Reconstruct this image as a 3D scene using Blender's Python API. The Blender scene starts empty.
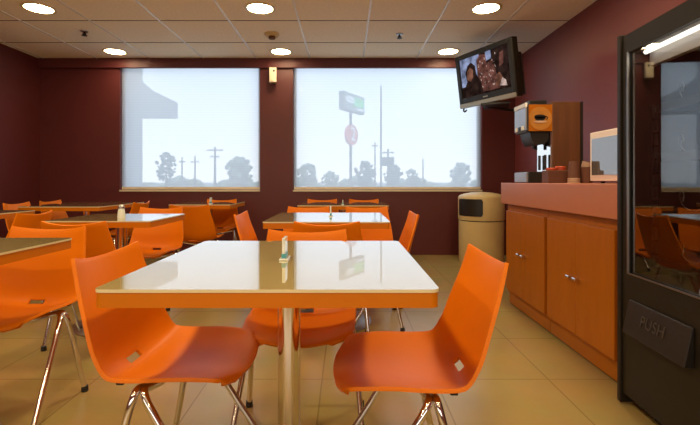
import bpy, bmesh, math, random
from mathutils import Vector, Matrix
random.seed(7)
R = math.radians
SC = bpy.context.scene
COL = SC.collection
PI = math.pi

# ---------------------------------------------------------------- materials
def nt(name):
    m = bpy.data.materials.new(name); m.use_nodes = True
    n = m.node_tree; n.nodes.clear()
    o = n.nodes.new('ShaderNodeOutputMaterial')
    return m, n, o

def pr(name, col, rough=.5, metal=0., var=.06, scale=6., ior=1.5, bump=0., coat=0., emit=None, estr=0., stretch=None, spec=.5):
    m, n, o = nt(name)
    b = n.nodes.new('ShaderNodeBsdfPrincipled')
    tc = n.nodes.new('ShaderNodeTexCoord'); mp = n.nodes.new('ShaderNodeMapping')
    if stretch: mp.inputs['Scale'].default_value = stretch
    nz = n.nodes.new('ShaderNodeTexNoise'); nz.inputs['Scale'].default_value = scale; nz.inputs['Detail'].default_value = 4
    rp = n.nodes.new('ShaderNodeValToRGB')
    lo = [max(0, c * (1 - var)) for c in col]; hi = [min(1, c * (1 + var)) for c in col]
    rp.color_ramp.elements[0].position = .3; rp.color_ramp.elements[1].position = .7
    rp.color_ramp.elements[0].color = (*lo, 1); rp.color_ramp.elements[1].color = (*hi, 1)
    L = n.links.new
    L(tc.outputs['Object'], mp.inputs['Vector']); L(mp.outputs['Vector'], nz.inputs['Vector'])
    L(nz.outputs['Fac'], rp.inputs['Fac']); L(rp.outputs['Color'], b.inputs['Base Color'])
    b.inputs['Roughness'].default_value = rough; b.inputs['Metallic'].default_value = metal
    b.inputs['IOR'].default_value = ior; b.inputs['Coat Weight'].default_value = coat
    b.inputs['Coat Roughness'].default_value = .03
    b.inputs['Specular IOR Level'].default_value = spec
    if emit:
        b.inputs['Emission Color'].default_value = (*emit, 1); b.inputs['Emission Strength'].default_value = estr
    if bump:
        bp = n.nodes.new('ShaderNodeBump'); bp.inputs['Strength'].default_value = bump; bp.inputs['Distance'].default_value = .002
        n2 = n.nodes.new('ShaderNodeTexNoise'); n2.inputs['Scale'].default_value = 220
        L(tc.outputs['Object'], n2.inputs['Vector']); L(n2.outputs['Fac'], bp.inputs['Height']); L(bp.outputs['Normal'], b.inputs['Normal'])
    L(b.outputs[0], o.inputs[0])
    return m

def film(name, col, s):
    m, n, o = nt(name); L = n.links.new
    tc = n.nodes.new('ShaderNodeTexCoord'); nz = n.nodes.new('ShaderNodeTexNoise'); nz.inputs['Scale'].default_value = 16; nz.inputs['Detail'].default_value = 6
    rp = n.nodes.new('ShaderNodeValToRGB'); rp.color_ramp.elements[0].position = .36; rp.color_ramp.elements[1].position = .66
    rp.color_ramp.elements[0].color = (*[c * .45 for c in col], 1); rp.color_ramp.elements[1].color = (*[min(1, c * 1.5) for c in col], 1)
    e = n.nodes.new('ShaderNodeEmission'); e.inputs[1].default_value = s
    L(tc.outputs['Object'], nz.inputs[0]); L(nz.outputs['Fac'], rp.inputs[0]); L(rp.outputs[0], e.inputs[0]); L(e.outputs[0], o.inputs[0]); return m

def emis(name, col, s):
    m, n, o = nt(name)
    e = n.nodes.new('ShaderNodeEmission'); e.inputs[0].default_value = (*col, 1); e.inputs[1].default_value = s
    n.links.new(e.outputs[0], o.inputs[0]); return m

def thin_glass(name, r0, tint=(1, 1, 1), gcol=(1, 1, 1), rough=0.):
    m, n, o = nt(name)
    L = n.links.new
    t = n.nodes.new('ShaderNodeBsdfTransparent'); t.inputs[0].default_value = (*tint, 1)
    g = n.nodes.new('ShaderNodeBsdfGlossy'); g.inputs['Roughness'].default_value = rough; g.inputs[0].default_value = (*gcol, 1)
    lw = n.nodes.new('ShaderNodeLayerWeight'); lw.inputs[0].default_value = .5
    pw = n.nodes.new('ShaderNodeMath'); pw.operation = 'POWER'; pw.inputs[1].default_value = 5
    ma = n.nodes.new('ShaderNodeMath'); ma.operation = 'MULTIPLY_ADD'; ma.inputs[1].default_value = 1 - r0; ma.inputs[2].default_value = r0
    mx = n.nodes.new('ShaderNodeMixShader')
    L(lw.outputs['Facing'], pw.inputs[0]); L(pw.outputs[0], ma.inputs[0]); L(ma.outputs[0], mx.inputs[0])
    L(t.outputs[0], mx.inputs[1]); L(g.outputs[0], mx.inputs[2]); L(mx.outputs[0], o.inputs[0])
    return m

def tile_floor():
    m, n, o = nt('floor_tiles')
    L = n.links.new
    tc = n.nodes.new('ShaderNodeTexCoord'); mp = n.nodes.new('ShaderNodeMapping')
    mp.inputs['Location'].default_value = (-1.02, -2.20, 0)
    br = n.nodes.new('ShaderNodeTexBrick'); br.offset = 0; br.squash = 1
    br.inputs['Scale'].default_value = 1; br.inputs['Brick Width'].default_value = .57; br.inputs['Row Height'].default_value = .57
    br.inputs['Mortar Size'].default_value = .004; br.inputs['Mortar Smooth'].default_value = .2; br.inputs['Bias'].default_value = 0
    br.inputs['Color1'].default_value = (.42, .30, .105, 1); br.inputs['Color2'].default_value = (.44, .315, .115, 1)
    br.inputs['Mortar'].default_value = (.31, .21, .075, 1)
    nz = n.nodes.new('ShaderNodeTexNoise'); nz.inputs['Scale'].default_value = 3; nz.inputs['Detail'].default_value = 6
    mx = n.nodes.new('ShaderNodeMix'); mx.data_type = 'RGBA'; mx.blend_type = 'MULTIPLY'; mx.inputs[0].default_value = .35
    b = n.nodes.new('ShaderNodeBsdfPrincipled'); b.inputs['Roughness'].default_value = .24; b.inputs['IOR'].default_value = 1.5
    L(tc.outputs['Object'], mp.inputs[0]); L(mp.outputs[0], br.inputs[0]); L(tc.outputs['Object'], nz.inputs[0])
    L(br.outputs['Color'], mx.inputs[6]); L(nz.outputs['Color'], mx.inputs[7]); L(mx.outputs[2], b.inputs['Base Color'])
    bp = n.nodes.new('ShaderNodeBump'); bp.inputs['Strength'].default_value = .25; bp.inputs['Distance'].default_value = .002; bp.invert = True
    L(br.outputs['Fac'], bp.inputs['Height']); L(bp.outputs[0], b.inputs['Normal'])
    L(b.outputs[0], o.inputs[0]); return m

def shade_mat():
    m, n, o = nt('sheer_shade_cloth')
    L = n.links.new
    t = n.nodes.new('ShaderNodeBsdfTransparent'); t.inputs[0].default_value = (1, 1, 1, 1)
    tr = n.nodes.new('ShaderNodeBsdfTranslucent'); tr.inputs[0].default_value = (.95, .945, .93, 1)
    d = n.nodes.new('ShaderNodeBsdfDiffuse'); d.inputs[0].default_value = (.85, .86, .88, 1)
    m1 = n.nodes.new('ShaderNodeMixShader'); m1.inputs[0].default_value = .12
    m2 = n.nodes.new('ShaderNodeMixShader')
    tc = n.nodes.new('ShaderNodeTexCoord')
    w = n.nodes.new('ShaderNodeTexWave'); w.bands_direction = 'Z'; w.inputs['Scale'].default_value = 9; w.inputs['Distortion'].default_value = .4
    mr = n.nodes.new('ShaderNodeMapRange'); mr.inputs[3].default_value = .70; mr.inputs[4].default_value = .725
    L(tc.outputs['Object'], w.inputs[0]); L(w.outputs['Fac'], mr.inputs[0]); L(mr.outputs[0], m2.inputs[0])
    L(tr.outputs[0], m1.inputs[1]); L(d.outputs[0], m1.inputs[2])
    L(t.outputs[0], m2.inputs[1]); L(m1.outputs[0], m2.inputs[2]); L(m2.outputs[0], o.inputs[0]); return m

M = dict(
    floor=tile_floor(),
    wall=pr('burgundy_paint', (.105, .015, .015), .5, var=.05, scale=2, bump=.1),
    wall_lit=pr('burgundy_paint_lit', (.17, .031, .030), .5, var=.05, scale=2, bump=.1),  # same burgundy paint, with the light on the right wall put into its colour
    ceil=pr('ceiling_tile', (.92, .80, .60), .9, var=.05, scale=40, bump=.3),
    tee=pr('ceiling_tee_white', (.85, .82, .76), .22, var=.02),
    gap=pr('ceiling_shadow_gap', (.16, .10, .055), .8, var=.05),
    orange=pr('orange_plastic', (.72, .178, .001), .42, spec=.2, var=.03, scale=3),
    edge=pr('orange_edge_band', (.56, .158, .001), .45, spec=.2, var=.03),
    top=pr('cream_gloss_laminate', (.46, .39, .16), .012, var=.03, scale=5, ior=1.9, coat=1.),
    cream=pr('cream_edge', (.72, .62, .36), .3, var=.03),
    chrome=pr('chrome', (.78, .74, .68), .10, 1., var=.02),
    steel=pr('brushed_steel', (.42, .40, .37), .33, 1., var=.05),
    rubber=pr('black_rubber', (.012, .011, .01), .6),
    counter=pr('orange_brown_laminate', (.40, .118, .004), .42, spec=.25, var=.07, scale=4, stretch=(4, 4, .6)),
    plinth=pr('plinth_laminate', (.38, .118, .005), .45, spec=.25, var=.07, scale=4),
    sheen_top=pr('glancing_sheen_laminate', (.50, .172, .078), .35, var=.04, scale=4),  # lighter salmon tone: glancing reflection on the laminate put into its colour
    black=pr('black_plastic', (.016, .014, .012), .38, var=.1),
    dark=pr('charcoal_metal', (.018, .014, .011), .45, var=.1, spec=.3),
    trimdark=pr('dark_bronze_trim', (.018, .014, .009), .45, 0., var=.1, spec=.25),
    beige=pr('beige_plastic', (.66, .50, .24), .38, var=.05),
    white=pr('white_plastic', (.80, .78, .76), .4, var=.02),
    pinkw=pr('warm_white_enamel', (.86, .77, .74), .4, var=.02),
    brown=pr('brown_panel', (.12, .047, .018), .4, var=.15, scale=5, stretch=(5, 5, .5)),
    paper=pr('brown_paper_cup', (.13, .05, .028), .6, var=.1),
    paperl=pr('pale_paper', (.55, .38, .27), .6, var=.06),
    silver=pr('silver_plastic', (.46, .42, .34), .32, .6, var=.05),
    logo=pr('amber_logo', (.45, .19, .03), .4, var=.15, scale=14),
    redcaddy=pr('red_lids', (.45, .06, .02), .5, var=.2, scale=30),
    greymetal=pr('grey_metal', (.34, .34, .37), .3, .6, var=.1),
    sill=pr('pale_cream', (.74, .63, .47), .4, var=.03),
    mirror=pr('polished_steel', (.92, .91, .89), .05, 1., var=.01),
    embossed=pr('embossed_grey', (.055, .047, .042), .4),
    glass=thin_glass('window_glass', .02),
    vglass=thin_glass('vending_glass', .15, (.62, .60, .58)),
    mwglass=pr('microwave_glass', (.10, .11, .115), .03, var=.05, ior=2.9),
    acrylic=pr('clear_acrylic', (.72, .76, .74), .08, var=.02, ior=1.5),
    teal=pr('teal_print', (.05, .30, .36), .4),
    shade=shade_mat(),
    lamp=emis('downlight_glow', (1., .80, .48), 45.),
    tube=emis('fluorescent_glow', (1., .96, .86), 3.),
    bark=pr('bark', (.10, .075, .055), .9, var=.3),
    leafA=pr('dull_leaves', (.13, .16, .13), .9, var=.4, scale=3),
    leafB=pr('grey_green_leaves', (.25, .30, .22), .9, var=.4, scale=3),
    asphalt=pr('pale_pavement', (.36, .36, .34), .9, var=.15, scale=.3),
    stucco=pr('grey_stucco', (.33, .33, .335), .9, var=.06, scale=1),
    pole=pr('grey_pole', (.10, .105, .11), .6, var=.1),
    signside=pr('sign_grey', (.20, .21, .21), .6, var=.05),
    signface=pr('sign_olive_grey', (.34, .37, .32), .6, var=.05),
    signgreen=pr('sign_green', (.18, .80, .28), .6, var=.05),
    signwhite=pr('sign_white', (.95, .97, .95), .6, var=.02),
    signred=pr('sign_red', (.85, .22, .17), .6, var=.05),
)

# ---------------------------------------------------------------- mesh helpers
def bx(bm, x0, x1, y0, y1, z0, z1):
    v = [bm.verts.new((x, y, z)) for x in (x0, x1) for y in (y0, y1) for z in (z0, z1)]
    for f in ((0, 1, 3, 2), (4, 6, 7, 5), (0, 4, 5, 1), (2, 3, 7, 6), (0, 2, 6, 4), (1, 5, 7, 3)):
        bm.faces.new([v[i] for i in f])

def frame_of(d):
    d = d.normalized(); a = Vector((0, 0, 1)) if abs(d.z) < .9 else Vector((1, 0, 0))
    u = d.cross(a).normalized(); return u, d.cross(u).normalized()

def tube(bm, pts, r, n=12, caps=True):
    pts = [Vector(p) for p in pts]; rings = []
    u = None
    for i, p in enumerate(pts):
        d = (pts[min(i + 1, len(pts) - 1)] - pts[max(i - 1, 0)]).normalized()
        if u is None: u, w = frame_of(d)
        else:
            u = (u - d * u.dot(d)).normalized(); w = d.cross(u)
        rr = r[i] if isinstance(r, (list, tuple)) else r
        rings.append([bm.verts.new(p + (u * math.cos(2 * PI * k / n) + w * math.sin(2 * PI * k / n)) * rr) for k in range(n)])
    for a, b in zip(rings, rings[1:]):
        for k in range(n): bm.faces.new((a[k], a[(k + 1) % n], b[(k + 1) % n], b[k]))
    if caps: bm.faces.new(rings[0][::-1]); bm.faces.new(rings[-1])

def smooth_path(pts, k=6):
    P = [Vector(p) for p in pts]; out = []
    for i in range(len(P) - 1):
        p0, p1, p2, p3 = P[max(i - 1, 0)], P[i], P[i + 1], P[min(i + 2, len(P) - 1)]
        for j in range(k):
            t = j / k
            out.append(.5 * ((2 * p1) + (p2 - p0) * t + (2 * p0 - 5 * p1 + 4 * p2 - p3) * t * t + (3 * p1 - p0 - 3 * p2 + p3) * t ** 3))
    return out + [P[-1]]

def lathe(bm, prof, n=32, c=(0, 0, 0)):
    rings = []
    for r, z in prof:
        rings.append([bm.verts.new((c[0] + max(r, .0004) * math.cos(2 * PI * k / n), c[1] + max(r, .0004) * math.sin(2 * PI * k / n), c[2] + z)) for k in range(n)])
    for a, b in zip(rings, rings[1:]):
        for k in range(n): bm.faces.new((a[k], a[(k + 1) % n], b[(k + 1) % n], b[k]))
    bm.faces.new(rings[0][::-1]); bm.faces.new(rings[-1])

def prism(bm, poly, d, axis='y', o=0):
    """polygon in two axes, extruded from o to o+d along axis"""
    def P(a, b, t):
        return {'y': (a, t, b), 'x': (t, a, b), 'z': (a, b, t)}[axis]
    A = [bm.verts.new(P(a, b, o)) for a, b in poly]; B = [bm.verts.new(P(a, b, o + d)) for a, b in poly]
    n = len(poly)
    bm.faces.new(A[::-1]); bm.faces.new(B)
    for i in range(n): bm.faces.new((A[i], A[(i + 1) % n], B[(i + 1) % n], B[i]))

def ell(cx, cy, rx, ry, n=28, a0=0, a1=2 * PI):
    full = abs(a1 - a0 - 2 * PI) < 1e-6
    return [(cx + rx * math.cos(a0 + (a1 - a0) * k / (n if full else n - 1)), cy + ry * math.sin(a0 + (a1 - a0) * k / (n if full else n - 1))) for k in range(n)]

def rrect(x0, x1, y0, y1, r, k=5):
    out = []
    for cx, cy, a in ((x1 - r, y1 - r, 0), (x0 + r, y1 - r, 90), (x0 + r, y0 + r, 180), (x1 - r, y0 + r, 270)):
        for j in range(k + 1):
            t = R(a + 90 * j / k); out.append((cx + r * math.cos(t), cy + r * math.sin(t)))
    return out

def new():
    return bmesh.new()

def obj(name, bm, m, parent=None, bevel=0, smooth=False, loc=None):
    bmesh.ops.recalc_face_normals(bm, faces=bm.faces)
    me = bpy.data.meshes.new(name); bm.to_mesh(me); bm.free()
    for x in (m if isinstance(m, (list, tuple)) else [m]): me.materials.append(x)
    o = bpy.data.objects.new(name, me); COL.objects.link(o)
    if parent: o.parent = parent
    if loc: o.location = loc
    if smooth:
        for p in me.polygons: p.use_smooth = True
        if smooth == 'auto':
            me.set_sharp_from_angle(angle=R(38))
    if bevel:
        b = o.modifiers.new('edge', 'BEVEL'); b.width = bevel; b.segments = 2; b.limit_method = 'ANGLE'; b.angle_limit = R(40)
    return o

def boxes(name, m, parent, *bs, bevel=0):
    bm = new()
    for b in bs: bx(bm, *b)
    return obj(name, bm, m, parent, bevel)

def tag(o, label, cat, group=None, kind=None):
    o['label'] = label; o['category'] = cat
    if group: o['group'] = group
    if kind: o['kind'] = kind
    return o

def thing(name, label, cat, loc=(0, 0, 0), rz=0, group=None, rx=0):
    o = bpy.data.objects.new(name, None); COL.objects.link(o); o.empty_display_size = .1
    o.location = loc; o.rotation_euler = (rx, 0, rz)
    return tag(o, label, cat, group)

def struct(name, bm, m, parent=None, bevel=0):
    o = obj(name, bm, m, parent, bevel); o['kind'] = 'structure'; return o

def copy_tree(o, parent=None):
    c = o.copy(); COL.objects.link(c)
    if parent: c.parent = parent
    for ch in list(KIDS.get(o.name, [])):
        d = copy_tree(ch, c)
    return c

KIDS = {}
def index_kids():
    KIDS.clear()
    for o in bpy.data.objects:
        if o.parent: KIDS.setdefault(o.parent.name, []).append(o)

def text_mesh(name, s, size, m, parent, loc, rot, ext=.002, align='CENTER'):
    cu = bpy.data.curves.new(name, 'FONT'); cu.body = s; cu.size = size; cu.extrude = ext; cu.align_x = align; cu.align_y = 'CENTER'
    t = bpy.data.objects.new(name, cu); COL.objects.link(t)
    dg = bpy.context.evaluated_depsgraph_get(); me = bpy.data.meshes.new_from_object(t.evaluated_get(dg))
    bpy.data.objects.remove(t); bpy.data.curves.remove(cu)
    o = bpy.data.objects.new(name, me); COL.objects.link(o); me.materials.clear(); me.materials.append(m)
    o.parent = parent; o.location = loc; o.rotation_euler = rot
    return o

# ---------------------------------------------------------------- camera
F = 436.
cam = bpy.data.cameras.new('camera'); co = bpy.data.objects.new('camera', cam); COL.objects.link(co)
cam.sensor_width = 36; cam.sensor_fit = 'HORIZONTAL'; cam.lens = F / 700 * 36
co.location = (0, 0, 1); co.rotation_euler = (R(90), 0, 0)
cam.shift_x = 4 / 700; cam.shift_y = -31.5 / 700
cam.clip_start = .02; cam.clip_end = 500
SC.camera = co

# ---------------------------------------------------------------- room shell
XL, XR, YB, YF, ZC = -4.14, 2.29, 5.9, -2.6, 2.65
W1 = (-3.06, -1.164, .878, 2.60); W2 = (-.717, 1.84, .878, 2.60); ZT = 2.522; WT = 6.06
bm = new(); bx(bm, XL - .15, XR + .15, YF - .15, WT, -.12, 0); struct('floor', bm, M['floor'])
bm = new(); bx(bm, XL - .15, XR + .15, YF - .15, WT, ZC, ZC + .12); ceil = struct('ceiling', bm, M['ceil'])
bm = new()
for k in range(-6, 5):
    x = -.485 + .715 * k
    if XL < x < XR: bx(bm, x - .009, x + .009, YF, YB, ZC - .007, ZC + .002)
struct('ceiling_runner', bm, M['tee'], ceil)
bm = new()
for k in range(0, 12):
    y = 5.19 - .71 * k
    if y > YF: bx(bm, XL, XR, y - .006, y + .006, ZC - .003, ZC + .002)
struct('ceiling_cross_joint', bm, M['gap'], ceil)
bm = new()
for a in ((XL - .15, W1[0], 0, ZC), (W1[1], W2[0], 0, ZC), (W2[1], XR + .15, 0, ZC),
          (W1[0], W1[1], 0, W1[2]), (W2[0], W2[1], 0, W2[2]), (W1[0], W1[1], W1[3], ZC), (W2[0], W2[1], W2[3], ZC)):
    bx(bm, a[0], a[1], YB, WT, a[2], a[3])
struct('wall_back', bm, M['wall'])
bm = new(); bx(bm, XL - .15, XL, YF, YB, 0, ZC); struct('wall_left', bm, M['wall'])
bm = new(); bx(bm, XR, XR + .15, YF, YB, 0, ZC); struct('wall_right', bm, M['wall_lit'])
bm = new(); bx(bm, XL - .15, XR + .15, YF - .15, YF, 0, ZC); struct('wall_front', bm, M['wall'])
bm = new(); bx(bm, XL, XR, YB - .05, YB, ZT, ZC); struct('trim_1', bm, M['wall'], bevel=.004)

for i, (w, nm) in enumerate(((W1, 'left'), (W2, 'right'))):
    x0, x1, z0, z1 = w
    fr = bm = new(); t = .035; yo = YB + .085
    bx(bm, x0, x0 + t, yo, yo + .05, z0, z1); bx(bm, x1 - t, x1, yo, yo + .05, z0, z1)
    bx(bm, x0 + t, x1 - t, yo, yo + .05, z0, z0 + t); bx(bm, x0 + t, x1 - t, yo, yo + .05, z1 - t, z1)
    win = struct('window_%d' % (i + 1), bm, M['greymetal'])
    bm = new(); bm.faces.new([bm.verts.new(p) for p in ((x0 + t, yo + .022, z0 + t), (x1 - t, yo + .022, z0 + t), (x1 - t, yo + .022, z1 - t), (x0 + t, yo + .022, z1 - t))]); struct('window_pane', bm, M['glass'], win)
    bm = new(); bx(bm, x0, x1, YB - .015, YB + .085, z0 - .02, z0 + .004); struct('window_sill', bm, M['sill'], win)
    s = thing('roller_shade', ('sheer white roller shade covering the narrower window on the left' if i == 0 else
              'sheer white roller shade covering the wider window behind the television'), 'window shade', ((x0 + x1) / 2, YB + .045, z0 + .01))
    hw = (x1 - x0) / 2 - .004
    bm = new(); vs = [bm.verts.new(p) for p in ((-hw, 0, .03), (hw, 0, .03), (hw, 0, z1 - z0 - .05), (-hw, 0, z1 - z0 - .05))]; bm.faces.new(vs)
    obj('cloth', bm, M['shade'], s)
    boxes('hem_bar', M['sill'], s, (-hw, hw, -.008, .008, 0, .03), bevel=.003)
    bm = new(); tube(bm, [(-hw, 0, z1 - z0 - .035), (hw, 0, z1 - z0 - .035)], .02); obj('roller', bm, M['white'], s, smooth='auto')

# ---------------------------------------------------------------- ceiling fittings
spots = {(-2.93, 4.16): 'round recessed ceiling light in the corner of the ceiling above the far left tables',
         (-2.94, 5.55): 'round recessed ceiling light before the left end of the narrower window',
         (-.82, 4.16): 'round recessed ceiling light one row nearer than the smoke detector',
         (-.827, 5.55): 'round recessed ceiling light above the pale box on the wall between the windows',
         (1.336, 4.16): 'round recessed ceiling light directly above and in front of the television',
         (1.30, 5.55): 'round recessed ceiling light beside the television\'s upper left corner'}
for (x, y), lab in spots.items():
    t = thing('recessed_light', lab, 'ceiling light', (x, y, ZC), 0, 'recessed ceiling lights')
    bm = new(); prof = [(.118, 0), (.145, 0), (.147, -.006), (.14, -.010), (.122, -.009), (.118, -.004)]
    n = 40; rings = [[bm.verts.new((r * math.cos(2 * PI * k / n), r * math.sin(2 * PI * k / n), z)) for k in range(n)] for r, z in prof]
    for a, b in zip(rings, rings[1:] + rings[:1]):
        for k in range(n): bm.faces.new((a[k], a[(k + 1) % n], b[(k + 1) % n], b[k]))
    obj('trim_ring', bm, M['cream'], t, smooth='auto')
    bm = new(); lathe(bm, [(.118, -.001), (.118, -.004), (.07, -.008), (.0, -.009)], 40); obj('diffuser', bm, M['lamp'], t, smooth=True)
for x in (-2.93, -.82, 1.32):
    for y in (2.75, 1.35, -.05, -1.45):
        l = bpy.data.lights.new('downlight', 'AREA'); l.shape = 'DISK'; l.size = .24; l.energy = 17; l.color = (1., .78, .47)
        o = bpy.data.objects.new('downlight', l); COL.objects.link(o); o.location = (x, y, ZC - .012)

l = bpy.data.lights.new('rear_fill', 'AREA'); l.shape = 'RECTANGLE'; l.size = 5.4; l.size_y = 1.9; l.energy = 84; l.color = (1., .95, .88)  # added fill lamp behind the camera, tilted up to brighten the ceiling
o = bpy.data.objects.new('rear_fill', l); COL.objects.link(o); o.location = (-.9, YF + .05, 1.35); o.rotation_euler = (R(124), 0, 0)

t = thing('smoke_detector', 'round smoke detector on the ceiling between two lights', 'smoke detector', (-.83, 4.89, ZC))
bm = new(); lathe(bm, [(.0, 0), (.085, 0), (.085, -.015), (.07, -.03), (.0, -.031)]); obj('base', bm, M['beige'], t, smooth='auto')
bm = new(); lathe(bm, [(.0, -.03), (.036, -.03), (.04, -.05), (.03, -.06), (.0, -.062)]); obj('sensor', bm, M['brown'], t, smooth='auto')
for (x, y), lab in {(-2.88, 4.80): 'small dark sprinkler head on the ceiling above the left tables', (.6, 4.89): 'small sprinkler head on the ceiling in front of the wider window'}.items():
    t = thing('sprinkler', lab, 'sprinkler', (x, y, ZC), 0, 'ceiling sprinklers')
    bm = new(); lathe(bm, [(.0, 0), (.04, 0), (.038, -.008), (.0, -.009)], 20); obj('escutcheon', bm, M['steel'], t, smooth='auto')
    bm = new(); tube(bm, [(0, 0, -.008), (0, 0, -.045)], .009)
    for s in (-1, 1): tube(bm, smooth_path([(0, 0, -.02), (s * .018, 0, -.03), (0, 0, -.047)], 4), .004, 6)
    obj('nozzle', bm, M['dark'], t, smooth='auto')
    bm = new(); lathe(bm, [(.0, -.047), (.03, -.047), (.03, -.05), (.0, -.051)], 20); obj('deflector', bm, M['dark'], t, smooth='auto')
t = thing('wall_alarm_box', 'small cream alarm box high on the wall between the windows', 'alarm box', (-.974, YB - .05, 2.315))
boxes('housing', M['sill'], t, (-.048, .048, -.055, 0, 0, .20), bevel=.008)
bm = new(); prism(bm, ell(.015, .15, .014, .014, 16), .006, 'y', -.06); obj('indicator', bm, M['dark'], t)
boxes('lower_cap', M['brown'], t, (-.035, .035, -.045, 0, -.015, .0))

# ---------------------------------------------------------------- chairs
def shell_mesh():
    NU, NV = 24, 34
    # centre-line profile (y, z, half width, edge rise, top dip)
    prof = [(-.258, .398), (-.246, .402), (-.215, .406), (-.15, .407), (-.08, .405), (-.01, .399), (.05, .394), (.10, .393),
            (.132, .402), (.156, .425), (.175, .462), (.191, .52), (.208, .585), (.224, .645), (.240, .70), (.256, .752)]
    hw = [.172, .198, .210, .217, .222, .225, .227, .228, .228, .227, .224, .219, .211, .202, .193, .184]
    rise = [.022, .025, .028, .031, .034, .037, .042, .048, .058, .062, .056, .042, .026, .014, .010, .022]
    fwd = [0, 0, 0, 0, 0, 0, .002, .008, .018, .026, .030, .031, .031, .030, .030, .030]
    def samp(arr, t):
        f = t * (len(arr) - 1); i = min(int(f), len(arr) - 2); u = f - i
        g = lambda j: arr[max(0, min(len(arr) - 1, j))]
        p0, p1, p2, p3 = g(i - 1), g(i), g(i + 1), g(i + 2)
        return .5 * (2 * p1 + (p2 - p0) * u + (2 * p0 - 5 * p1 + 4 * p2 - p3) * u * u + (3 * p1 - p0 - 3 * p2 + p3) * u ** 3)
    ys = [p[0] for p in prof]; zs = [p[1] for p in prof]
    bm = new(); V = []
    for j in range(NV + 1):
        t = j / NV; row = []
        w, y0, z0, rs, fw = samp(hw, t), samp(ys, t), samp(zs, t), samp(rise, t), samp(fwd, t)
        for i in range(NU + 1):
            s = -1 + 2 * i / NU
            a = abs(s) ** 2.2
            y = y0 - fw * a
            if t < .3: y += .044 * abs(s) ** 2.6 * (1 - t / .3)
            row.append(bm.verts.new((w * s, y, z0 + rs * a)))
        V.append(row)
    for j in range(NV):
        for i in range(NU):
            if 10 <= i <= 13 and 18 <= j <= 19: continue          # hand slot at the foot of the back
            bm.faces.new((V[j][i], V[j][i + 1], V[j + 1][i + 1], V[j + 1][i]))
    return bm

def make_chair():
    t = thing('dining_chair', '', 'chair')
    s = obj('seat_shell', shell_mesh(), M['orange'], t, smooth=True)
    sd = s.modifiers.new('thick', 'SOLIDIFY'); sd.thickness = .011; sd.offset = -1
    bv = s.modifiers.new('edge', 'BEVEL'); bv.width = .003; bv.segments = 2; bv.limit_method = 'ANGLE'; bv.angle_limit = R(50)
    for sx in (-1, 1):
        for sy, fy, jy in ((-1, -.235, .005), (1, .11, .026)):
            bm = new()
            pts = [(sx * .247, fy, .012), (sx * .233, jy + (fy - jy) * .62, .16), (sx * .219, jy + (fy - jy) * .25, .31), (sx * .209, jy + (fy - jy) * .07, .375),
                   (sx * .190, jy, .400), (sx * .15, jy, .392), (sx * .09, jy, .378), (sx * .004, jy, .370)]
            tube(bm, smooth_path(pts, 6), .0115, 12)
            lg = obj('leg', bm, M['chrome'], t, smooth='auto')
            bm = new(); lathe(bm, [(.0145, 0), (.0155, .004), (.0145, .026), (.011, .03)], 16, (sx * .247, fy, 0)); obj('foot_cap', bm, M['rubber'], lg, smooth='auto')
        boxes('bumper', M['rubber'], t, (sx * .197 - .007, sx * .197 + .007, .06, .083, .418, .431), bevel=.004)
    return t

G1 = 'orange chairs around the tables'
chairs = [
    (-.566, 1.440, 88, 'orange chair left of the large table nearest the camera, facing right'),
    (.222, 1.383, -90, 'orange chair right of the large table nearest the camera, facing left'),
    (-.182, 1.825, 0, 'orange chair behind the large nearest table, seen beyond its chrome pole'),
    (-1.49, 1.965, 0, 'orange chair facing the camera behind the olive tabletop cut off at the left edge'),
    (-1.535, 2.68, 180, 'orange chair with its back to us, before the left table with the shaker'),
    (-1.62, 3.60, 0, 'orange chair beyond the left table with the shaker, its seat under the tabletop'),
    (-.107, 2.66, 180, 'orange chair with its back to us, before the middle table behind the nearest one'),
    (.185, 3.66, 0, 'orange chair beyond the middle table, on the side toward the waste bin'),
    (-.335, 3.68, 0, 'orange chair beyond the middle table, on the side toward the wall pillar'),
    (.265, 3.14, -90, 'orange chair at the right end of the middle table, against bare burgundy wall'),
    (-.535, 3.14, 90, 'orange chair at the left end of the middle table, below the wall pillar'),
    (-1.50, 4.41, 180, 'orange chair with its back to us at the small table under the left window'),
    (-1.56, 5.26, 0, 'orange chair by the wall behind the small table under the left window'),
    (-.30, 5.28, 0, 'orange chair against the wall under the wider window, left of two'),
    (.225, 5.28, 0, 'orange chair against the wall under the wider window, right of two'),
    (-3.27, 4.62, 90, 'orange chair at the far left table on its wall side, nearer of two'),
    (-3.27, 5.15, 90, 'orange chair at the far left table on its wall side, farther of two'),
    (-2.47, 4.80, -90, 'orange chair at the right end of the far left table'),
    (-2.53, 3.24, -90, 'orange chair right of the mostly hidden table at the left edge'),
]
proto = make_chair(); index_kids()
for i, (x, y, r, lab) in enumerate(chairs):
    c = proto if i == 0 else copy_tree(proto)
    c.location = (x, y, 0); c.rotation_euler = (0, 0, R(r)); c['label'] = lab; c['group'] = G1; c['category'] = 'chair'

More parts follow.
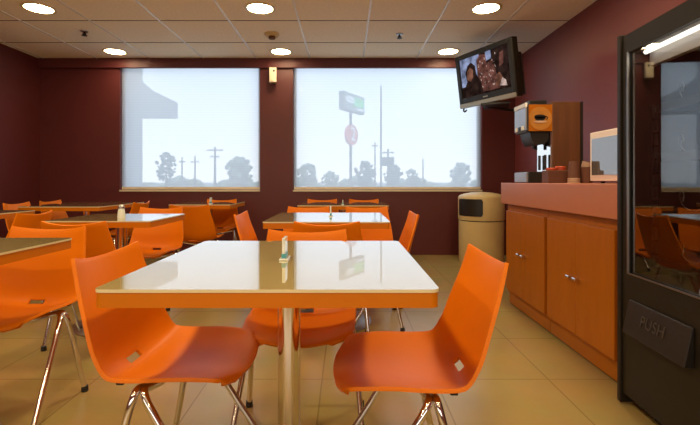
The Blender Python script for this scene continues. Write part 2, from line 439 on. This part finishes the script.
# ---------------------------------------------------------------- tables
def make_table(w, d):
    t = thing('cafe_table', '', 'table')
    bm = new(); prism(bm, rrect(-w / 2, w / 2, -d / 2, d / 2, .022), .008, 'z', .737)
    bm.faces.ensure_lookup_table()
    top = obj('tabletop', bm, [M['top'], M['cream']], t)
    for p in top.data.polygons:
        p.material_index = 0 if p.normal.z > .9 else 1
    bm = new(); prism(bm, rrect(-w / 2 + .002, w / 2 - .002, -d / 2 + .002, d / 2 - .002, .02), .036, 'z', .701); obj('edge_band', bm, M['edge'], t, smooth='auto')
    bm = new(); lathe(bm, [(.0, .70), (.11, .70), (.11, .692), (.05, .685), (.0375, .67), (.0375, .04), (.05, .028), (.0, .027)], 40); obj('pole', bm, M['chrome'], t, smooth='auto')
    bm = new(); lathe(bm, [(.0, 0), (.30, 0), (.305, .006), (.29, .014), (.12, .026), (.06, .032), (.0, .033)], 48); obj('base', bm, M['steel'], t, smooth='auto')
    return t
tables = [
    (-.188, 1.442, .82, .835, 'large glossy white-reflecting square table nearest the camera with orange edge'),
    (-.124, 3.12, .80, .80, 'square table in the middle, directly behind the nearest one'),
    (-.03, 4.90, .96, .72, 'wide table farthest back under the wider window'),
    (-1.618, 1.56, .79, .80, 'olive topped table cut off by the left edge with one corner showing'),
    (-1.59, 3.09, .68, .62, 'table with a shaker on it, below the left window'),
    (-1.585, 5.05, .68, .68, 'small table pushed near the wall under the left window\'s right end'),
    (-2.86, 4.82, .82, .98, 'long tan table in the far left corner of the room'),
    (-3.12, 3.43, .80, .80, 'table with just a sliver of top showing at the left edge'),
]
for i, (x, y, w, d, lab) in enumerate(tables):
    c = make_table(w, d)
    c.location = (x, y, 0); c['label'] = lab; c['group'] = 'pedestal tables with orange edges'

def holder(x, y, h, lab, z=.745):
    t = thing('menu_stand', lab, 'menu stand', (x, y, z), 0, 'clear stands on the tables')
    boxes('base', M['acrylic'], t, (-.014, .014, -.035, .035, 0, .006), bevel=.002)
    boxes('upright', M['acrylic'], t, (-.005, .005, -.03, .03, .006, h), bevel=.002)
    boxes('insert', M['teal'], t, (-.0065, .0065, -.031, .028, .008, .022))
holder(-.20, 1.425, .072, 'thin clear stand with teal foot on the nearest table')
holder(-.11, 3.15, .075, 'thin clear stand on the middle table behind the nearest one')
holder(-.035, 4.75, .05, 'thin clear stand on the wide table under the wider window')
holder(-1.52, 4.9, .07, 'thin clear stand on the small table below the left window')
t = thing('sugar_shaker', 'clear shaker standing on the left table with the white reflection', 'shaker', (-1.535, 2.98, .745))
bm = new(); lathe(bm, [(.0, 0), (.024, 0), (.026, .01), (.022, .05), (.018, .066), (.0, .067)], 24); obj('jar', bm, M['acrylic'], t, smooth='auto')
bm = new(); lathe(bm, [(.019, .066), (.021, .068), (.021, .082), (.012, .093), (.0, .094)], 24); obj('lid', bm, M['steel'], t, smooth='auto')

# ---------------------------------------------------------------- counter
CX, CN, CF = 1.28, 2.02, 3.58
def unit(y0, y1, lab):
    t = thing('base_cabinet', lab, 'cabinet', (1.335, (y0 + y1) / 2, 0), 0, 'orange base cabinets')
    h = (y1 - y0) / 2
    boxes('carcass', M['counter'], t, (-.012, .93, -h, h, .10, .812))
    boxes('plinth', M['plinth'], t, (.0, .9, -h, h, .012, .10)); boxes('toe_gap', M['black'], t, (.01, .9, -h, h, 0, .012))
    for s in (-1, 1):
        a, b = (-h + .012, -.0015) if s < 0 else (.0015, h - .022)
        d = boxes('door', M['counter'], t, (-.036, -.014, a, b, .128, .762), bevel=.003)
        bm = new(); ky = s * .035
        tube(bm, [(-.036, ky, .452), (-.058, ky, .452)], .006, 10)
        tube(bm, [(-.060, ky - .017, .452), (-.060, ky + .017, .452)], .0085, 10)
        obj('handle', bm, M['chrome'], d, smooth='auto')
    return t
unit(2.848, 3.56, 'orange two-door base cabinet at the far end of the counter by the waste bin')
unit(2.10, 2.842, 'orange two-door base cabinet nearer the vending machine')
w = thing('counter_worktop', 'counter top with deep front apron, glancing sheen put into its salmon colour, above the orange cabinets', 'counter top', (CX, (CN + 3.6) / 2, .812))
hh = (3.6 - CN) / 2
boxes('slab', M['sheen_top'], w, (.02, 1.0, -hh, hh, .115, .173), bevel=.003)
boxes('apron', M['sheen_top'], w, (.0, .022, -hh, hh, .004, .173), bevel=.004)
boxes('end_filler', M['counter'], w, (.05, .98, -hh, -hh + .075, -.812, .004))

# ---------------------------------------------------------------- coffee machine
CT = .986
t = thing('coffee_machine', 'tall brown coffee machine with an amber cup picture on the counter', 'coffee machine', (1.37, 3.3, CT))
boxes('tower', M['brown'], t, (.19, .405, 0, .25, 0, .615), bevel=.006)
boxes('side_edge', M['black'], t, (.405, .425, .0, .25, 0, .615))
boxes('splash_panel', M['mirror'], t, (.182, .19, .01, .24, .05, .385))
hd = boxes('dispenser_head', M['black'], t, (.0, .19, .0, .23, .385, .60), bevel=.01)
boxes('front_cover', M['greymetal'], t, (-.008, .004, .006, .224, .40, .575), bevel=.003)
boxes('top_edge', M['white'], t, (-.012, .006, .004, .226, .575, .607), bevel=.003)
boxes('hopper_lid', M['black'], t, (.03, .165, .03, .2, .60, .632), bevel=.006)
pn = boxes('picture_panel', M['counter'], t, (.012, .188, -.006, .002, .392, .592))
bm = new(); prism(bm, ell(.098, .487, .086, .088, 40), .004, 'y', -.0095); obj('amber_disc', bm, M['logo'], pn)
bm = new(); prism(bm, ell(.094, .50, .043, .034, 32, PI, 2 * PI) , .003, 'y', -.0125)
prism(bm, ell(.094, .50, .043, .016, 32), .003, 'y', -.0125)
for a in range(10):
    b0, b1 = R(-90 + 18 * a), R(-72 + 18 * a)
    prism(bm, [(.138 + .016 * math.cos(b0), .49 + .014 * math.sin(b0)), (.138 + .016 * math.cos(b1), .49 + .014 * math.sin(b1)),
               (.138 + .010 * math.cos(b1), .49 + .008 * math.sin(b1)), (.138 + .010 * math.cos(b0), .49 + .008 * math.sin(b0))], .003, 'y', -.0125)
obj('cup_emblem', bm, M['black'], pn)
bm = new(); prism(bm, ell(.094, .462, .05, .008, 28), .003, 'y', -.014); obj('saucer_emblem', bm, M['paperl'], pn)
for k, yy in enumerate((.04, .10, .16)):
    boxes('button', M['white' if k != 1 else 'black'], t, (-.016, -.006, yy, yy + .035, .402, .435), bevel=.003)
bm = new()
prism(bm, [(.03, .385), (.18, .385), (.17, .33), (.14, .295), (.07, .285), (.045, .33)], .19, 'y', .02)
for xx, yy in ((.075, .06), (.11, .12), (.145, .18)): tube(bm, [(xx, yy, .30), (xx, yy, .262)], .012, 12)
obj('brew_nozzles', bm, M['black'], t, smooth='auto')
bm = new(); tube(bm, [(.165, .06, .10), (.165, .06, .215)], .010); tube(bm, [(.165, .16, .10), (.165, .16, .215)], .010); obj('spout_tube', bm, M['black'], t, smooth='auto')
boxes('drip_tray', M['black'], t, (.012, .182, .0, .24, 0, .085), bevel=.004)
boxes('tray_front', M['greymetal'], t, (-.004, .012, .004, .236, .004, .08), bevel=.003)

t = thing('condiment_caddy', 'brown caddy of red lids on the counter before the coffee machine', 'caddy', (1.47, 3.05, CT))
boxes('box', M['paper'], t, (-.078, .068, -.05, .05, 0, .088), bevel=.004)
bm = new(); lathe(bm, [(.0, .088), (.034, .088), (.036, .100), (.03, .106), (.0, .107)], 24, (-.035, 0, 0)); lathe(bm, [(.0, .088), (.034, .088), (.036, .110), (.03, .117), (.0, .118)], 24, (.03, 0, 0))
obj('lids', bm, M['redcaddy'], t, smooth='auto')
t = thing('paper_cups', 'stack of upturned brown paper cups with pale rims, beside the caddy', 'cup stack', (1.515, 2.9, CT))
bm = new(); lathe(bm, [(.0, .0345), (.0365, .0345), (.028, .145), (.0, .146)], 28); obj('cup_wall', bm, M['paper'], t, smooth='auto')
bm = new(); 
for k in range(3): lathe(bm, [(.034, .0 + k * .0115), (.0385, .001 + k * .0115), (.0385, .0085 + k * .0115), (.034, .0105 + k * .0115)], 28)
obj('rim', bm, M['paperl'], t, smooth='auto')
t = thing('napkin_cup', 'brown paper cup full of pale napkins, next to the microwave', 'cup', (1.592, 2.88, CT))
bm = new(); lathe(bm, [(.0, 0), (.034, 0), (.043, .105), (.04, .106), (.0, .09)], 28); obj('cup_wall', bm, M['paper'], t, smooth='auto')
bm = new()
for k in range(7):
    a = k * 2.4; prism(bm, [(-.03, .095), (.03, .095), (.034, .128 + .012 * math.sin(k * 3)), (-.022, .138 - .01 * math.cos(k * 2))], .003, 'y', -.026 + .008 * k)
obj('napkins', bm, M['paperl'], t)

# ---------------------------------------------------------------- microwave
t = thing('microwave_oven', 'warm white microwave on the counter beside the vending machine', 'microwave', (1.60, 2.84, CT))
boxes('case', M['pinkw'], t, (.012, .40, -.50, 0, .014, .326), bevel=.006)
d = boxes('door', M['pinkw'], t, (-.012, .012, -.40, -.002, .014, .326), bevel=.004)
boxes('door_window', M['mwglass'], d, (-.016, -.010, -.375, -.028, .052, .283))
boxes('control_panel', M['greymetal'], t, (-.01, .012, -.50, -.404, .016, .324), bevel=.003)
for a in (.05, .36):
    for b in (-.46, -.04):
        bm = new(); lathe(bm, [(.0, 0), (.012, 0), (.012, .015), (.0, .016)], 12, (a, b, 0)); obj('foot', bm, M['rubber'], t)

# ---------------------------------------------------------------- vending machine
t = thing('vending_machine', 'tall dark glass-fronted vending machine at the right edge', 'vending machine', (1.252, 1.972, 0), R(-93))
Wd, Dp, Ht = .96, .84, 1.645
boxes('cabinet', M['dark'], t, (0, .03, .075, Dp, .03, Ht), (Wd - .03, Wd, .075, Dp, .03, Ht), (.03, Wd - .03, Dp - .03, Dp, .03, Ht), (.03, Wd - .03, .075, Dp - .03, Ht - .05, Ht), (.03, Wd - .03, .075, Dp - .03, .03, .585))
boxes('kick_grille', M['black'], t, *[(.06 + .02 * k, .072 + .02 * k, .045, .06, 0, .05) for k in range(42)], (.05, Wd - .05, .06, .074, 0, .05))
boxes('side_trim', M['trimdark'], t, (-.008, .018, -.022, .08, .008, 1.655), bevel=.004)
d = boxes('door', M['trimdark'], t, (.02, .06, -.012, .07, .055, Ht), (Wd - .26, Wd, -.012, .07, .055, Ht), (.06, Wd - .26, -.012, .07, 1.563, Ht), (.06, Wd - .26, -.012, .07, .055, .597))
bm = new(); bm.faces.new([bm.verts.new(p) for p in ((.06, 0, .597), (Wd - .26, 0, .597), (Wd - .26, 0, 1.563), (.06, 0, 1.563))]); obj('glass_pane', bm, M['vglass'], d)
boxes('pane_seal', M['steel'], d, (.058, .063, -.016, -.008, .595, 1.565), (.063, Wd - .26, -.016, -.008, .594, .599))
fl = bm = new()
prism(bm, [(-.014, .488), (-.014, .345), (-.052, .348), (-.046, .372), (-.022, .488)], .37, 'x', .085)
fl = obj('push_flap', bm, M['black'], d, .0, bevel=.004) if False else obj('push_flap', bm, M['black'], d, bevel=.003)
tilt = math.atan2(.024, .116)
text_mesh('push_lettering', 'PUSH', .062, M['embossed'], fl, (.262, -.0375, .424), (R(90) - tilt, 0, 0), .001)
bm = new(); tube(bm, [(.09, .045, 1.556), (Wd - .3, .045, 1.556)], .010); obj('lamp_tube', bm, M['tube'], t, smooth='auto')
bm = new(); bx(bm, .07, Wd - .27, .074, .10, 1.50, 1.56); obj('lamp_housing', bm, M['white'], t)
for z in (.64, .86, 1.10, 1.32):
    sh = boxes('shelf', M['dark'], t, (.032, Wd - .27, .13, Dp - .05, z - .012, z), (.032, Wd - .27, .122, .13, z - .018, z + .022))
    for k in range(5):
        bm = new(); cx = .12 + .125 * k
        tube(bm, [(cx + .042 * math.cos(a * .5), .15 + .0075 * a, z + .055 + .042 * math.sin(a * .5)) for a in range(0, 76)], .0024, 5)
        obj('spiral', bm, M['steel'], sh, smooth=True)
boxes('side_rail', M['steel'], t, *[(.03, .038, .11, .13, z, z + .05) for z in (.62, .68, .74, .80, .86, .92, .98, 1.04, 1.10, 1.16, 1.22, 1.28)])
boxes('inner_partition', M['dark'], t, (Wd - .27, Wd - .26, .075, Dp - .03, .59, 1.59))
bm = new(); bx(bm, -.016, -.008, -.012, .012, .905, .965); obj('lock', bm, M['white'], t, bevel=.003)

# ---------------------------------------------------------------- television
t = thing('television', 'television with thick silver lower edge, tilted down from the upper right wall', 'television', (1.566, 4.89, 2.188), R(-63.6), rx=R(8)); t.scale = (1.2, 1.2, 1.2)
w, h = .357, .252
boxes('bezel', M['black'], t, (-w, -w + .045, -.03, .03, -h, h), (w - .045, w, -.03, .03, -h, h), (-w + .045, w - .045, -.03, .03, h - .045, h), (-w + .045, w - .045, -.03, .03, -h + .03, -h + .085), bevel=.004)
boxes('lower_trim', M['silver'], t, (-w, w, -.036, .035, -h - .012, -h + .032), bevel=.008)
boxes('side_trim', M['trimdark'], t, (w - .004, w + .012, -.028, .035, -h - .005, h), bevel=.004)
bm = new()
prism(bm, [(-.33, .03), (.345, .03), (.345, .09), (.29, .17), (-.2, .17), (-.3, .13)], .37, 'z', -.24); obj('rear_case', bm, M['black'], t, bevel=.01)
boxes('maker_badge', M['silver'], t, (-.03, .03, -.032, -.029, -h + .05, -h + .06))
# the film still on the screen: sky, rock, a figure in the foreground, all flat
scr = bm = new(); sw, sb, st = w - .045, -h + .085, h - .045
cols = [film('film_sky', (.28, .33, .52), .75), film('film_rock', (.17, .065, .05), .75), film('film_light', (.62, .45, .40), .75),
        film('film_dark', (.035, .018, .014), .7), film('film_skin', (.24, .10, .065), .75)]
mi = 0
def poly(pts, k, lay):
    vs = [bm.verts.new((-sw + 2 * sw * a, -.012 - .0006 * lay, sb + (st - sb) * b)) for a, b in pts]
    f = bm.faces.new(vs); f.material_index = k
poly([(0, 0), (1, 0), (1, 1), (0, 1)], 3, 0)
poly([(0, .28), (.42, .28), (.42, 1), (0, 1)], 0, 1)
poly([(.55, .78), (.66, .8), (.66, 1), (.55, 1)], 0, 1)
poly([(.36, .05), (.36, .86), (.44, .98), (.55, .94), (.56, .70), (.68, .78), (.72, .45), (.80, .2), (.78, .05)], 1, 2)
for k in range(110):
    a = random.uniform(.38, .74); b = random.uniform(.08, .88); s = random.uniform(.004, .013)
    poly([(a, b), (a + s, b + s * .4), (a + s * .9, b + s * 4), (a - s * .3, b + s * 3)], random.choice((2, 2, 1, 3, 4)), 3 + k % 5)
poly([(.08, 0), (.06, .22), (.13, .40), (.11, .62), (.17, .80), (.25, .86), (.33, .74), (.34, .52), (.42, .34), (.46, .0)], 3, 9)
poly([(.14, .44), (.15, .66), (.22, .74), (.28, .66), (.27, .48), (.21, .38)], 4, 10)
poly([(.70, .12), (.72, .36), (.80, .42), (.86, .26), (.88, .08)], 4, 9); poly([(.78, .10), (.84, .28), (.90, .2), (.92, .06)], 2, 10)
poly([(.80, .55), (.82, .86), (.90, .9), (.88, .6)], 1, 4)
for f in bm.faces: f.normal_update()
o = obj('screen', bm, cols, t)
bm = new(); tube(bm, smooth_path([(-.31, -.02, -.255), (-.31, -.03, -.285), (-.285, -.04, -.30), (-.265, -.03, -.285)], 5), .008, 8); obj('hook', bm, M['black'], t, smooth='auto')
b = thing('television_bracket', 'black wall arm holding up the television', 'bracket', (2.29, 5.12, 1.83))
boxes('wall_plate', M['black'], b, (-.02, 0, -.08, .08, -.11, .08), bevel=.003)
bm = new(); tube(bm, [(-.01, 0, -.03), (-.4, -.05, .0), (-.66, -.16, .02)], .020, 10); obj('arm', bm, M['black'], b, smooth='auto')
bm = new(); prism(bm, [(-.80, -.30), (-.52, -.42), (-.42, -.10), (-.66, .02)], .02, 'z', .01); obj('tray', bm, M['black'], b)

# ---------------------------------------------------------------- waste bin
t = thing('waste_bin', 'tan round waste bin with black flap beside the counter', 'waste bin', (1.665, 5.37, 0))
rb = .272
bm = new(); lathe(bm, [(.0, 0), (rb - .012, 0), (rb - .006, .02), (rb - .002, .515), (.0, .516)], 48); obj('body', bm, M['beige'], t, smooth='auto')
bm = new(); lathe(bm, [(rb - .02, .512), (rb - .02, .528)], 48); obj('seam', bm, M['black'], t, smooth='auto')
hood = bm = new(); lathe(bm, [(.0, .527), (rb, .527), (rb + .004, .54), (rb + .004, .80), (rb - .006, .818), (rb - .06, .842), (rb - .14, .858), (.0, .866)], 48); hood = obj('hood', bm, M['beige'], t, smooth='auto')
bm = new(); n = 18; a0, a1 = R(184), R(257); rr = rb + .0075; rows = []
for j in range(9):
    zz = .58 + .205 * j / 8; ins = 0 if 0 < j < 8 else .06
    rows.append([bm.verts.new((rr * math.cos(a), rr * math.sin(a), zz)) for a in [a0 + ins + (a1 - a0 - 2 * ins) * k / n for k in range(n + 1)]])
for p, q in zip(rows, rows[1:]):
    for k in range(n): bm.faces.new((p[k], p[k + 1], q[k + 1], q[k]))
obj('flap', bm, M['black'], hood, smooth=True)

# ---------------------------------------------------------------- outdoors
bm = new(); bx(bm, -160, 160, WT + .02, 300, -.2, -.05); struct('ground', bm, M['asphalt'])
t = thing('neighbouring_building', 'grey building corner with a jutting canopy outside the left window', 'building', (-5.6, 12, 0))
bm = new(); prism(bm, [(0, 0), (-.25, .5), (-2.2, .5), (-2.2, 0)], 6.5, 'z', -.05); obj('wall', bm, M['stucco'], t)
bm = new(); prism(bm, [(0, 1.73 + 1.0), (.93, 2.73), (.93, 3.17), (.25, 3.50), (.0, 3.72)], .15, 'y', -.05); obj('canopy', bm, M['stucco'], t)

def P(px, py, Y): return ((px - 346) / F * Y, Y, 1 + (181 - py) / F * Y)
def blob(bm, c, r, sq=1.):
    q = bmesh.ops.create_icosphere(bm, subdivisions=1, radius=r)
    for v in q['verts']:
        v.co *= random.uniform(.82, 1.15); v.co.z *= sq; v.co += Vector(c)
def tree(name, px, ytop, wpx, Y, mat, lab, cat='tree', trunk=True, group='trees outside the windows'):
    x, _, zt = P(px, ytop, Y); W = wpx / F * Y / 2
    t = thing(name, lab, cat, (x, Y, -.05), 0, group); H = zt + .05
    bm = new()
    tube(bm, [(0, 0, 0), (.05, 0, H * .35), (0, 0, H * .6)], [.12 * W, .09 * W, .05 * W], 8); obj('trunk', bm, M['bark'], t, smooth=True)
    bm = new()
    for k in range(110):
        a = random.uniform(0, 2 * PI); f = random.uniform(-1, 1); q = math.sqrt(1 - f * f) * W * .82 * random.uniform(.3, 1)
        blob(bm, (q * math.cos(a), q * math.sin(a), H * (.60 + .34 * f)), W * random.uniform(.09, .20))
    obj('crown', bm, mat, t)
tree('dense_tree', 166, 151, 24, 40, M['leafA'], 'dark slim tree outside the left window near the grey building')
tree('round_tree', 240, 156, 36, 42, M['leafB'], 'pale round tree outside the left window at its right side')
tree('round_tree', 461, 162, 26, 45, M['leafB'], 'pale tree outside the wider window at its right end')
tree('scrub_tree', 412, 168, 16, 48, M['leafB'], 'low scrubby tree outside, between the tall mast and the pale right-hand tree')
tree('palm_like_tree', 365, 160, 26, 42, M['leafA'], 'shaggy tree outside, right beside the big sign\'s pole')
tree('palm_like_tree', 393, 164, 22, 44, M['leafA'], 'shaggy tree outside, below the tall thin mast')
tree('round_tree', 308, 163, 26, 40, M['leafB'], 'pale tree outside at the left end of the wider window')
tree('scrub_tree', 330, 171, 22, 38, M['leafB'], 'low scrubby tree outside, left of the big sign\'s pole')
bm = new()
for k in range(230):
    px = random.uniform(90, 510); x, y, z = P(px, 181, random.uniform(55, 70)); blob(bm, (x, y, random.uniform(.0, .8) + .5 * math.sin(px * .11)), random.uniform(.4, .9), .8)
tag(obj('treeline', bm, M['leafB']), 'low hazy line of greenery along the horizon outside', 'treeline', kind='stuff')

def pole(name, px, ytop, Y, r, lab, arms=(), cat='utility pole'):
    x, _, zt = P(px, ytop, Y)
    t = thing(name, lab, cat, (x, Y, -.05), 0, 'poles outside the windows')
    bm = new(); tube(bm, [(0, 0, 0), (0, 0, zt + .05)], [r, r * .7], 8); obj('shaft', bm, M['pole'], t, smooth='auto')
    for z, wd in arms: boxes('crossarm', M['pole'], t, (-wd, wd, -.06, .06, zt - z, zt - z + .12))
    return t, zt
pole('utility_pole', 215, 147, 40, .13, 'pole with crossarm outside the left window, beside the pale round tree', ((.3, .75), (.9, .4)))
pole('utility_pole', 195, 156, 44, .10, 'thin pole outside the left window, middle of three', ((.6, .4),))
pole('utility_pole', 182, 157, 46, .10, 'thin pole outside the left window, next to the dark slim tree', ((.5, .3),))
pole('antenna_mast', 381, 86, 36, .09, 'very tall thin mast outside the wider window', (), 'mast')
pole('utility_pole', 375, 142, 45, .09, 'thin pole outside, just left of the tall mast', ((.4, .3),))
pole('utility_pole', 423, 159, 48, .09, 'short thin pole outside, between the mast and the pale right-hand tree')
tt, zt = pole('transformer_pole', 388, 149, 40, .11, 'pole carrying transformers outside, just right of the tall mast', ((.35, .55),))
for s in (-1, 1):
    bm = new(); lathe(bm, [(.0, zt - 1.5), (.26, zt - 1.5), (.26, zt - .7), (.0, zt - .68)], 14, (s * .32, 0, 0)); obj('transformer', bm, M['pole'], tt, smooth='auto')

t = thing('roadside_sign', 'tall pole sign outside with green and white panel above a red disc', 'sign', (.28, 26, -.05))
bm = new(); tube(bm, [(0, 0, 0), (0, 0, 5.3)], .085, 12); obj('pole', bm, M['pole'], t, smooth='auto')
yaw = math.atan2(2.2, 1.297)
pn = bpy.data.objects.new('panel', None)
Ls = 2.55 / 2; z0, z1 = 5.17, 6.22
bm = new(); bx(bm, -Ls, Ls, .0, .30, z0, z1); pn = obj('panel', bm, M['signside'], t); pn.location = (.22, .05, 0); pn.rotation_euler = (0, 0, yaw)
boxes('panel_face', M['signface'], pn, (-Ls + .06, Ls - .06, -.03, -.002, z0 + .05, z1 - .05))
bm = new(); prism(bm, rrect(-Ls + .22, -.05, z0 + .45, z1 - .22, .2), .02, 'y', -.06); obj('white_emblem', bm, M['signwhite'], pn)
bm = new(); prism(bm, [(-.2, z0 + .35), (Ls - .15, z0 + .35), (Ls - .15, z1 - .2), (-.02, z1 - .2)], .02, 'y', -.05); obj('green_band', bm, M['signgreen'], pn)
bm = new(); prism(bm, rrect(.15, Ls - .22, z0 + .13, z0 + .27, .05), .02, 'y', -.06); obj('white_strip', bm, M['signwhite'], pn)
rd = bpy.data.objects.new('disc', None)
bm = new(); prism(bm, ell(0, 3.78, .60, .60, 32), .2, 'y', 0); rd = obj('red_disc', bm, M['signred'], t); rd.location = (.12, -.2, 0); rd.rotation_euler = (0, 0, R(57))
text_mesh('disc_mark', '2', 1.15, M['signwhite'], rd, (0, -.03, 3.78), (R(90), 0, 0), .01)

# ---------------------------------------------------------------- sky
wd = bpy.data.worlds.new('sky'); SC.world = wd; wd.use_nodes = True; n = wd.node_tree; n.nodes.clear()
ow = n.nodes.new('ShaderNodeOutputWorld'); bg = n.nodes.new('ShaderNodeBackground'); tc = n.nodes.new('ShaderNodeTexCoord')
sp = n.nodes.new('ShaderNodeSeparateXYZ'); rp = n.nodes.new('ShaderNodeValToRGB')
rp.color_ramp.elements[0].position = .0; rp.color_ramp.elements[0].color = (.93, .97, 1, 1)
rp.color_ramp.elements[1].position = .28; rp.color_ramp.elements[1].color = (.62, .78, 1, 1)
n.links.new(tc.outputs['Generated'], sp.inputs[0]); n.links.new(sp.outputs['Z'], rp.inputs['Fac']); n.links.new(rp.outputs['Color'], bg.inputs[0])
bg.inputs[1].default_value = 1.82; n.links.new(bg.outputs[0], ow.inputs[0])

SC.view_settings.view_transform = 'Standard'; SC.view_settings.look = 'None'; SC.view_settings.exposure = 0; SC.view_settings.gamma = 1
cy = SC.cycles
cy.use_denoising = True; cy.max_bounces = 9; cy.diffuse_bounces = 5; cy.glossy_bounces = 4; cy.transparent_max_bounces = 10
cy.sample_clamp_indirect = 6; cy.caustics_reflective = False; cy.caustics_refractive = False; cy.blur_glossy = .5
